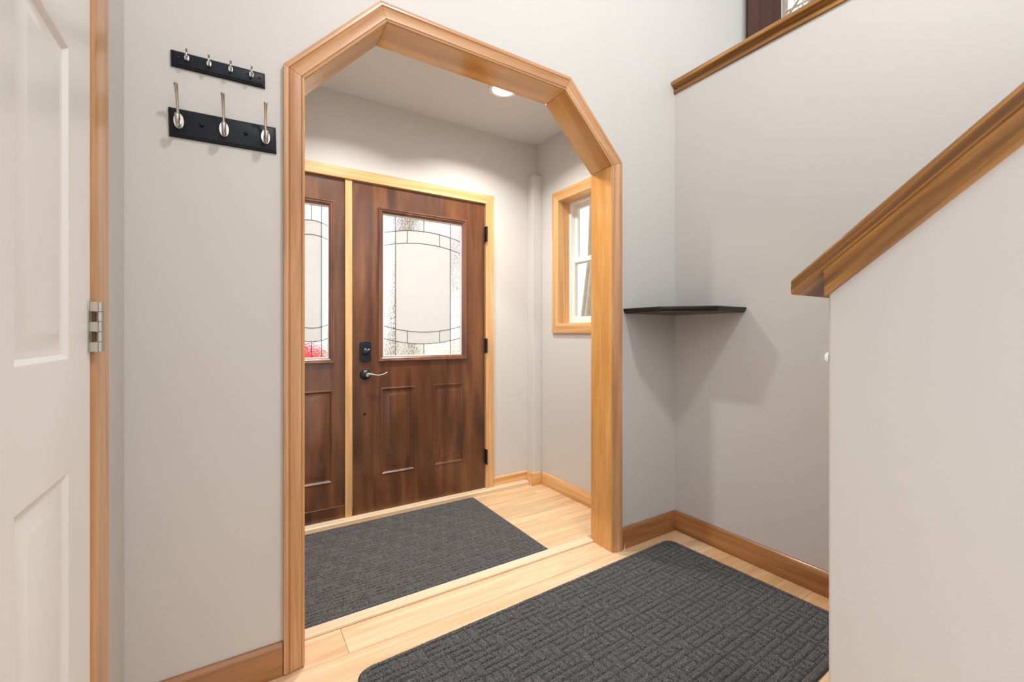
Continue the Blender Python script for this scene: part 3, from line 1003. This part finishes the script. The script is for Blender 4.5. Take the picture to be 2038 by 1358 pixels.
# facing -X: v axis = zdir x xdir
board('casing_board', (EX, wy1, wz0), (0, 0, 1), (-1, 0, 0), wz1 - wz0, wc, M['oak_light'], wn_, 1, 1)
board('casing_board', (EX, wy1, wz1), (0, -1, 0), (-1, 0, 0), wy1 - wy0, wc, M['oak_light'], wn_, 1, 1)
board('casing_board', (EX, wy0, wz1), (0, 0, -1), (-1, 0, 0), wz1 - wz0, wc, M['oak_light'], wn_, 1, 1)
board('casing_board', (EX, wy0, wz0), (0, 1, 0), (-1, 0, 0), wy1 - wy0, wc, M['oak_light'], wn_, 1, 1)
bm = bmesh.new()
jt = .002
for (a0, a1, b0, b1) in ((wy0, wy0 + jt, wz0, wz1), (wy1 - jt, wy1, wz0, wz1), (wy0 + jt, wy1 - jt, wz0, wz0 + jt), (wy0 + jt, wy1 - jt, wz1 - jt, wz1)):
    add_box(bm, EX - .012, EX + .092, a0, a1, b0, b1)
o = link('window_jamb', bm, M['oak_v'], wn_); at_parent(o, wn_)
bm = bmesh.new()
fx0 = EX + .090
def frame(bm, x0, x1, a0, a1, b0, b1, w, wb=None, wt=None):
    wb = wb or w; wt = wt or w
    add_box(bm, x0, x1, a0, a0 + w, b0, b1); add_box(bm, x0, x1, a1 - w, a1, b0, b1)
    add_box(bm, x0, x1, a0 + w, a1 - w, b0, b0 + wb); add_box(bm, x0, x1, a0 + w, a1 - w, b1 - wt, b1)
frame(bm, fx0, fx0 + .068, wy0 + .001, wy1 - .001, wz0 + .001, wz1 - .001, .018)
o = link('window_frame', bm, M['vinyl'], wn_); at_parent(o, wn_); bevel(o, .002)
zm = 1.66
for nm, xa, b0, b1 in (('lower_sash', fx0 + .006, wz0 + .019, zm + .018), ('upper_sash', fx0 + .036, zm - .018, wz1 - .019)):
    bm = bmesh.new(); frame(bm, xa, xa + .026, wy0 + .020, wy1 - .020, b0, b1, .032)
    s_ = link('window_sash', bm, M['vinyl'], wn_); at_parent(s_, wn_); bevel(s_, .003)
    bm = bmesh.new(); add_box(bm, xa + .011, xa + .015, wy0 + .050, wy1 - .050, b0 + .030, b1 - .030)
    p_ = link('window_pane', bm, M['glass'], s_)

# ------------------------------------------------------------------ upper window with curtain
w3 = empty('window_3', (3.8, AY, 2.85))
tag(w3, 'upper white window above the oak ledge, top right', 'window', kind='structure')
bpy.context.view_layer.update()
bm = bmesh.new()
for (a0, a1, b0, b1) in ((3.30, 3.36, 2.85, 4.2), (4.29, 4.35, 2.85, 4.2), (3.36, 4.29, 2.85, 2.91), (3.36, 4.29, 4.14, 4.2)):
    add_box(bm, a0, a1, AY - .012, AY + .06, b0, b1)
o = link('window_frame', bm, M['vinyl'], w3); at_parent(o, w3); bevel(o, .003)
bm = bmesh.new(); add_box(bm, 3.355, 4.295, AY + .03, AY + .034, 2.905, 4.145)
o = link('window_pane', bm, M['glass'], w3); at_parent(o, w3)
cu = bmesh.new()
nx, nz = 60, 10
cx0, cx1 = 2.868, 3.27
grid = []
for i in range(nx + 1):
    t = i / nx
    x = cx0 + (cx1 - cx0) * t
    dy = .030 * math.sin(t * 2 * PI * 4.2 + 1.5) * (0.62 + .38 * math.sin(t * 9)) - .006
    col = []
    for j in range(nz + 1):
        z = 2.50 + 1.843 * j / nz
        col.append(cu.verts.new((x, AY - .045 + dy * (1 - .25 * j / nz), z)))
    grid.append(col)
for i in range(nx):
    for j in range(nz):
        cu.faces.new([grid[i][j], grid[i + 1][j], grid[i + 1][j + 1], grid[i][j + 1]])
cr = link('curtain', cu, M['curtain'], smooth=60)
md = cr.modifiers.new('thick', 'SOLIDIFY'); md.thickness = .003
tag(cr, 'dark brown curtain beside the upper window, seen above the ledge', 'curtain')
bm = bmesh.new()
add_tube(bm, [(2.82, AY - .052, 4.36), (4.5, AY - .052, 4.36)], .012, 14)
for x in (2.86, 4.44): add_box(bm, x - .008, x + .008, AY - .08, AY, 4.345, 4.375)
o = link('curtain_rod', bm, M['bronze'], smooth=40)
tag(o, 'dark curtain rod above the upper window', 'curtain rod')

# ------------------------------------------------------------------ recessed lights and foyer lamp
def can(x, y, label):
    r = empty('recessed_light', (x, y, CZ))
    tag(r, label, 'ceiling light', group='recessed lights in the entry ceiling')
    bm = bmesh.new()
    add_lathe(bm, [(.068, 0), (.068, -.004), (.075, -.0075), (.088, -.006), (.092, 0)], (0, 0, 0), (0, 0, 1), 40)
    link('trim_ring', bm, M['vinyl'], r, smooth=40)
    bm = bmesh.new()
    add_lathe(bm, [(0, -.004), (.050, -.0035), (.068, -.0005), (.068, 0.0), (0, 0)], (0, 0, 0), (0, 0, 1), 40)
    q = link('lens', bm, M['lamp'], r, smooth=40); q['label'] = 'glowing white lens'
    return r
can(CAN_POS[1][0], CAN_POS[1][1], 'glowing round recessed light seen under the top of the archway')
can(CAN_POS[0][0], CAN_POS[0][1], 'round recessed light hidden above the left of the archway')
pl = empty('pendant_light', (FOYER[0], FOYER[1], TOP))
tag(pl, 'pendant lamp hanging over the hallway out of frame', 'lamp')
bm = bmesh.new(); add_tube(bm, [(0, 0, -.02), (0, 0, FOYER[2] + .26 - TOP)], .006, 10)
add_lathe(bm, [(0, 0), (.06, 0), (.06, -.015), (.02, -.03), (0, -.03)], (0, 0, 0), (0, 0, 1), 24)
link('stem', bm, M['bronze'], pl, smooth=40)
bm = bmesh.new()
add_lathe(bm, [(0.0, .27), (.05, .26), (.12, .20), (.13, .17)], (0, 0, FOYER[2] - TOP), (0, 0, 1), 32)
link('shade', bm, M['bronze'], pl, smooth=40)

# ------------------------------------------------------------------ hook rails
def rail(name, x0, x1, z0, z1, tilt, label):
    w, h = x1 - x0, z1 - z0
    r = empty(name, ((x0 + x1) / 2, AY, (z0 + z1) / 2))
    r.rotation_euler = (0, -tilt, 0)
    tag(r, label, 'hook rail', group=None)
    bm = bmesh.new()
    fn = lambda a, b, d: (a, -d, b)
    # moulded plate: stepped rim
    prof = [(0, 0), (0, .006), (.0025, .009), (.005, .0095), (.0065, .0125), (.009, .0135)]
    rings(bm, fn, (-w / 2, w / 2, -h / 2, h / 2), prof, True)
    bm.faces.new([bm.verts.new(fn(a, b, 0)) for a, b in ((-w / 2, -h / 2), (-w / 2, h / 2), (w / 2, h / 2), (w / 2, -h / 2))])
    bmesh.ops.remove_doubles(bm, verts=bm.verts, dist=1e-5)
    link('back_plate', bm, M['black_paint'], r, smooth=25)
    return r

big = rail('hook_rail', -.169, .113, 1.732, 1.8175, math.radians(1.6), 'larger black hook rail with three long nickel hooks')
def big_hook(parent, x, z):
    bm = bmesh.new()
    # oval base plate
    pts = [(x + .0125 * math.cos(2 * PI * k / 24), z + .0235 * math.sin(2 * PI * k / 24)) for k in range(24)]
    add_prism(bm, pts, lambda a, b, d: (a, -d, b), .0134, .0175)
    # long upper prong
    up = [(x, -.017, z - .004), (x, -.024, z + .004), (x, -.032, z + .020), (x, -.040, z + .042), (x, -.049, z + .062), (x, -.060, z + .078), (x, -.070, z + .086)]
    add_tube(bm, up, [.0055, .0048, .0038, .0036, .0040, .0050, .0056], 12)
    add_lathe(bm, [(0, .003), (.004, .0022), (.0058, 0), (.004, -.0022), (0, -.003)], (x, -.071, z + .0865), (0, -.5, 1), 14)
    # lower curl
    lo = [(x, -.017, z + .002), (x, -.024, z - .008), (x, -.034, z - .019), (x, -.046, z - .024), (x, -.056, z - .019), (x, -.061, z - .008), (x, -.060, z + .001)]
    add_tube(bm, lo, [.006, .0062, .0058, .0054, .0054, .006, .0064], 12)
    add_lathe(bm, [(0, .004), (.0045, .003), (.007, 0), (.0045, -.003), (0, -.004)], (x, -.060, z + .002), (0, .2, 1), 14)
    h = link('hook', bm, M['nickel'], parent, smooth=50)
    h['label'] = 'brushed nickel double hook'
for x in (-.116, -.003, .110):
    big_hook(big, x * 1.0, .002)
for x in (-.060, .056):
    bm = bmesh.new()
    add_lathe(bm, [(0, .0205), (.0035, .0198), (.0058, .0165), (.0058, .0132), (0, .0132)], (x, 0, .003), (0, -1, 0), 18)
    link('screw_cap', bm, M['black_paint'], big, smooth=40)

small = rail('hook_rail', -.164, .081, 1.941, 1.9885, math.radians(1.0), 'smaller upper black hook rail with four small nickel hooks')
for x in (-.083, -.028, .028, .084):
    bm = bmesh.new()
    z = .006
    pts = [(x + .006 * math.cos(2 * PI * k / 20), z + .010 * math.sin(2 * PI * k / 20)) for k in range(20)]
    add_prism(bm, pts, lambda a, b, d: (a, -d, b), .0134, .0155)
    up = [(x, -.015, z), (x, -.020, z + .006), (x, -.028, z + .011), (x, -.034, z + .017)]
    add_tube(bm, up, [.0030, .0026, .0024, .0030], 10)
    lo = [(x, -.015, z), (x, -.020, z - .007), (x, -.027, z - .013), (x, -.036, z - .012), (x, -.040, z - .004), (x, -.039, z + .001)]
    add_tube(bm, lo, [.0030, .0028, .0026, .0026, .0028, .0034], 10)
    h = link('hook', bm, M['nickel'], small, smooth=50)
    h['label'] = 'small nickel double hook'
for x in (-.104, .107):
    bm = bmesh.new()
    add_lathe(bm, [(0, .0165), (.002, .0162), (.0038, .0145), (.0042, .0132), (0, .0132)], (x, 0, .002), (0, -1, 0), 14)
    link('screw', bm, M['bronze'], small, smooth=40)

# ------------------------------------------------------------------ corner shelf
sh = empty('corner_shelf', (RX, AY, 1.2445))
tag(sh, 'dark espresso corner shelf right of the archway', 'shelf')
sx0, sy0 = -.424, -.424
plan = [(0, 0), (sx0, 0), (sx0, -.240), (-.240, sy0), (0, sy0)]
# slightly stepped edge: top board over a smaller lower board
bm = bmesh.new()
def ins(p, k):
    out = []
    for (a, b) in p:
        out.append((a + (k if a < -0.001 else 0), b + (k if b < -0.001 else 0)))
    return out
lay = [(ins(plan, .010), 0.0), (ins(plan, .010), .004), (ins(plan, .004), .012), (ins(plan, .003), .018), (plan, .019), (plan, .026)]
prev = None
for p, z in lay:
    cur = [bm.verts.new((a, b, z)) for a, b in p]
    if prev:
        for k in range(5): bm.faces.new([prev[k], prev[(k + 1) % 5], cur[(k + 1) % 5], cur[k]])
    else:
        bm.faces.new(cur)
    prev = cur
bm.faces.new(prev)
link('shelf_board', bm, M['espresso'], sh)

# ------------------------------------------------------------------ floor mats
def make_mat(name, loc, rot, L, W, pitch, res, seed, label, rad=0.055, H=0.0105, skip=None):
    root = empty(name, (loc[0], loc[1], 0.0005), rot)
    tag(root, label, 'door mat')
    # rubber backing
    bm = bmesh.new()
    pts = []
    e = .004
    for (cx, cy, a0) in ((L + e - rad, W + e - rad, 0), (rad - e, W + e - rad, PI / 2), (rad - e, rad - e, PI), (L + e - rad, rad - e, 1.5 * PI)):
        for k in range(9):
            a = a0 + PI / 2 * k / 8
            pts.append((cx + rad * math.cos(a), cy + rad * math.sin(a)))
    add_prism(bm, pts, lambda a, b, d: (a, b, d), 0, .0028)
    bk = link('rubber_backing', bm, M['rubber'], root)
    bk['label'] = 'thin black rubber edge'
    # embossed pile
    nx, ny = int(L / res), int(W / res)
    xs = np.linspace(0, L, nx + 1); ys = np.linspace(0, W, ny + 1)
    X, Y = np.meshgrid(xs, ys, indexing='ij')
    rng = np.random.default_rng(seed)
    b0 = 0.024                      # border rib
    pu, pv = pitch, pitch * 0.84
    CW, CH = 6.4, 3.0
    v = (W - b0 - Y) / pv
    rj = np.floor(v / CH).astype(int)
    lv = v - rj * CH
    u = (X - b0) / pu - rj * 2.15
    cu_ = np.floor(u / CW).astype(int)
    lu = u - cu_ * CW
    bars = [(0, 2.4, 0, 1), (0, 2.4, 1, 2), (2.4, 3.4, 0, 2), (3.4, 4.4, 0, 2), (4.4, 5.4, 0, 2), (0, 5.4, 2, 3), (5.4, 6.4, 0, 3)]
    d = np.full(X.shape, -1.0)
    for (a0, a1, c0, c1) in bars:
        dd = np.minimum(np.minimum(lu - a0, a1 - lu) * pu, np.minimum(lv - c0, c1 - lv) * pv)
        d = np.where(dd > d, dd, d)
    # clip the pattern at the border, border rib of its own
    qx = np.abs(X - L / 2) - (L / 2 - rad); qy = np.abs(Y - W / 2) - (W / 2 - rad)
    sdf = np.hypot(np.maximum(qx, 0), np.maximum(qy, 0)) + np.minimum(np.maximum(qx, qy), 0) - rad
    inner = -sdf - b0
    d = np.minimum(d, inner)
    ed = np.minimum(-sdf, b0 + sdf)      # within the border rib
    d = np.where(inner > 0, d, ed)
    s = np.clip((d - 0.0008) / 0.0085, 0, 1)
    prof = np.sqrt(np.clip(1 - (1 - s) ** 2, 0, 1))
    Z = 0.0022 + (H - 0.0022) * prof
    # fuzz: rough per-vertex noise, softer in the grooves
    n1 = rng.standard_normal(X.shape)
    n2 = (n1 + np.roll(n1, 1, 0) + np.roll(n1, 1, 1) + np.roll(n1, (1, 1), (0, 1))) / 2
    Z = Z + 0.00042 * n1 * (0.4 + prof) + 0.00025 * n2
    X2 = X + 0.0006 * rng.standard_normal(X.shape); Y2 = Y + 0.0006 * rng.standard_normal(X.shape)
    edge = np.clip(-sdf / 0.006, 0, 1)
    Z = 0.0015 + (Z - 0.0015) * np.sqrt(edge)
    co = np.stack([X2, Y2, Z], -1).reshape(-1, 3)
    ok = (sdf < 0.0005)
    fm = ok[:-1, :-1] & ok[1:, :-1] & ok[:-1, 1:] & ok[1:, 1:]
    I, J = np.nonzero(fm)
    a = I * (ny + 1) + J
    faces = np.stack([a, a + ny + 1, a + ny + 2, a + 1], -1)
    used = np.unique(faces)
    remap = np.full(co.shape[0], -1); remap[used] = np.arange(len(used))
    co = co[used]; faces = remap[faces]
    me = bpy.data.meshes.new('mat_pile')
    me.vertices.add(len(co)); me.vertices.foreach_set('co', co.ravel())
    me.loops.add(faces.size); me.loops.foreach_set('vertex_index', faces.ravel().astype(np.int32))
    me.polygons.add(len(faces))
    me.polygons.foreach_set('loop_start', (np.arange(len(faces)) * 4).astype(np.int32))
    me.polygons.foreach_set('loop_total', np.full(len(faces), 4, np.int32))
    me.update(); me.validate()
    me.shade_smooth()
    me.materials.append(M['pile'])
    o = bpy.data.objects.new('mat_pile', me); COL.objects.link(o); o.parent = root
    return root
rt = math.radians(2.05)
# large mat: back-right corner at (2.008, 1.573)
Lm, Wm = 1.675, 0.88
cx, cy = 2.012, 1.574
ox = cx - Lm * math.cos(rt) + Wm * math.sin(rt); oy = cy - Lm * math.sin(rt) - Wm * math.cos(rt)
make_mat('door_mat', (ox, oy), rt, Lm, Wm, .0315, .0024, 5, 'large charcoal ribbed floor mat on the hallway floor', H=.0125)
make_mat('door_mat', (0.075, 1.834), 0.002, 1.312, 0.862, .0275, .003, 9, 'smaller charcoal ribbed mat in front of the front door', rad=.012, H=.0095)

# splinter of wood by the casing foot
bm = bmesh.new()
vs = [bm.verts.new(p) for p in ((0, 0, 0), (.012, 0, .002), (.004, .003, .036), (.001, -.002, .030), (.006, -.004, .001))]
for f in ((0, 1, 4), (0, 3, 2), (1, 2, 3), (0, 2, 1), (4, 1, 3), (0, 4, 3)):
    bm.faces.new([vs[i] for i in f])
o = link('wood_splinter', bm, M['strip'])
o.location = (IR + .073, AY - .020, .001); o.rotation_euler = (0, .25, 0)
tag(o, 'pale wood splinter beside the right foot of the archway', 'splinter')

# ------------------------------------------------------------------ outdoors
def ground_mat():
    m, nt, b, out = new_mat('leaf_litter')
    N, Lk = nt.nodes.new, nt.links.new
    tc = N("ShaderNodeTexCoord")
    n = N("ShaderNodeTexNoise"); n.inputs['Scale'].default_value = 3.5; n.inputs['Detail'].default_value = 8
    Lk(tc.outputs['Object'], n.inputs['Vector'])
    r = N("ShaderNodeValToRGB"); e = r.color_ramp.elements
    e[0].position = .35; e[0].color = (0.42, 0.34, 0.24, 1)
    e[1].position = .65; e[1].color = (0.72, 0.68, 0.60, 1)
    x = e.new(.5); x.color = (0.52, 0.54, 0.36, 1)
    Lk(n.outputs['Fac'], r.inputs[0]); Lk(r.outputs[0], b.inputs['Base Color'])
    b.inputs['Roughness'].default_value = .9
    return m
M['ground'] = ground_mat()
M['bark'] = plain('bark', (0.34, 0.27, 0.20, 1), rough=.9, bump=(30, .8), vary=.35)
M['red'] = plain('red_car_paint', (0.80, 0.02, 0.03, 1), rough=.6, spec=.1, vary=.05)
M['tyre'] = plain('tyre', (0.02, 0.02, 0.02, 1), rough=.8, vary=.1)
M['car_glass'] = plain('dark_car_glass', (0.55, 0.6, 0.62, 1), rough=.1, vary=.05)

bm = bmesh.new()
n = 40
vv = {}
rg = random.Random(2)
for i in range(n + 1):
    for j in range(n + 1):
        x = -25 + 70 * i / n; y = DY + .16 + 57 * j / n
        vv[i, j] = bm.verts.new((x, y, -.25 + (rg.uniform(-.04, .04) if j > 1 else 0)))
for i in range(n):
    for j in range(n):
        bm.faces.new([vv[i, j], vv[i + 1, j], vv[i + 1, j + 1], vv[i, j + 1]])
add_box(bm, EX + .17, 45, -12, DY + .16, -.35, -.25)
o = link('ground', bm, M['ground'], smooth=60)
tag(o, 'pale leaf-strewn ground outside the front door', 'ground', kind='structure')

def tree_mesh(seed, height, r0, spread=.5):
    rnd = random.Random(seed)
    bm = bmesh.new()
    def grow(p, d, length, r, level):
        k = 5 if level < 2 else 3
        pts = [p]; rad = [r]
        q = p.copy(); dd = d.copy()
        for i in range(k):
            dd = (dd + Vector((rnd.uniform(-1, 1), rnd.uniform(-1, 1), rnd.uniform(-.4, .9))) * (.10 if level == 0 else .22)).normalized()
            q = q + dd * length / k
            pts.append(q.copy()); rad.append(r * (1 - .75 * (i + 1) / k) + .002)
        add_tube(bm, pts, rad, 8 if level == 0 else (5 if level < 3 else 3), cap=False)
        if level >= 4: return
        nb = [9, 5, 4, 3][level]
        for b in range(nb):
            t = rnd.uniform(.30 if level == 0 else .15, 1.0)
            f = t * k; i0 = min(int(f), k - 1)
            pp = pts[i0].lerp(pts[i0 + 1], f - i0)
            ax = Vector((rnd.uniform(-1, 1), rnd.uniform(-1, 1), rnd.uniform(-.1, .6))).normalized()
            nd = (d * (1 - spread) + ax * (spread + .3)).normalized()
            grow(pp, nd, length * rnd.uniform(.38, .62), max(r * (1 - t * .75) * .5, .004), level + 1)
    grow(Vector((0, 0, -.05)), Vector((0, 0, 1)), height, r0, 0)
    me = bpy.data.meshes.new('tree'); bmesh.ops.recalc_face_normals(bm, faces=bm.faces); bm.to_mesh(me); bm.free()
    me.materials.append(M['bark']); me.shade_smooth()
    return me
TM = [tree_mesh(11, 9, .16), tree_mesh(23, 11, .20), tree_mesh(37, 8, .11, .6)]
def tree(x, y, k, rz, s, label, group=None):
    o = bpy.data.objects.new('bare_tree', TM[k]); COL.objects.link(o)
    o.location = (x, y, -.25); o.rotation_euler = (0, 0, rz); o.scale = (s, s, s)
    tag(o, label, 'tree', group=group)
tree(2.16, 7.4, 2, .3, 1.0, 'slim grey-brown tree trunk behind the left edge of the door glass')
tree(3.05, 8.6, 0, 1.0, 1.1, 'thick brown tree trunk behind the top left of the door glass')
tree(7.45, 8.4, 1, 4.0, .8, 'bare branching tree outside the small entry window')
far = 'bare trees far beyond the front door'
rg = random.Random(8)
spots = [(-.6, 18), (7.0, 15), (10.2, 24), (12.2, 13.9), (2.5, 28)]
for (x, y) in spots:
    tree(x, y, rg.randrange(3), rg.uniform(0, 6), rg.uniform(.85, 1.25), 'one of the bare winter trees blurred beyond the entry glass', far)
tree(16.5, 9.0, 1, .5, 1.0, 'one of the bare winter trees blurred beyond the entry glass', far)
tree(9.2, 4.1, 1, 1.5, 1.0, 'bare tree whose twigs show above the oak ledge in the upper window')

def car(x, y, rz, paint, label, s=1.0):
    r = empty('parked_car', (x, y, -.25), rz); r.scale = (s, s, s)
    tag(r, label, 'car')
    body = [(-2.15, .35), (-2.2, .72), (-1.95, .92), (-1.3, 1.0), (-.75, 1.42), (.55, 1.46), (1.15, 1.02), (1.95, .95), (2.15, .72), (2.15, .35)]
    bm = bmesh.new(); add_prism(bm, body, lambda a, b, d: (a, d, b), -.85, .85)
    q = link('car_body', bm, M[paint], r); bevel(q, .08, 3, 25)
    for sy in (-.856, .841):
        bm = bmesh.new()
        add_prism(bm, [(-1.05, 1.03), (-.68, 1.36), (-.08, 1.39), (-.08, 1.03)], lambda a, b, d: (a, d, b), sy, sy + .015)
        add_prism(bm, [(0, 1.03), (0, 1.39), (.5, 1.39), (.9, 1.03)], lambda a, b, d: (a, d, b), sy, sy + .015)
        link('car_window', bm, M['car_glass'], r)
    for wx in (-1.35, 1.35):
        for sy in (-.78, .78):
            bm = bmesh.new()
            add_lathe(bm, [(0, -.11), (.2, -.11), (.30, -.10), (.33, -.06), (.33, .06), (.30, .10), (.2, .11), (0, .11)], (wx, sy, .33), (0, 1, 0), 28)
            link('wheel', bm, M['tyre'], r, smooth=40)
car(-1.35, 9.2, 0.0, 'red', 'bright red parked car behind the sidelight glass', 1.3)
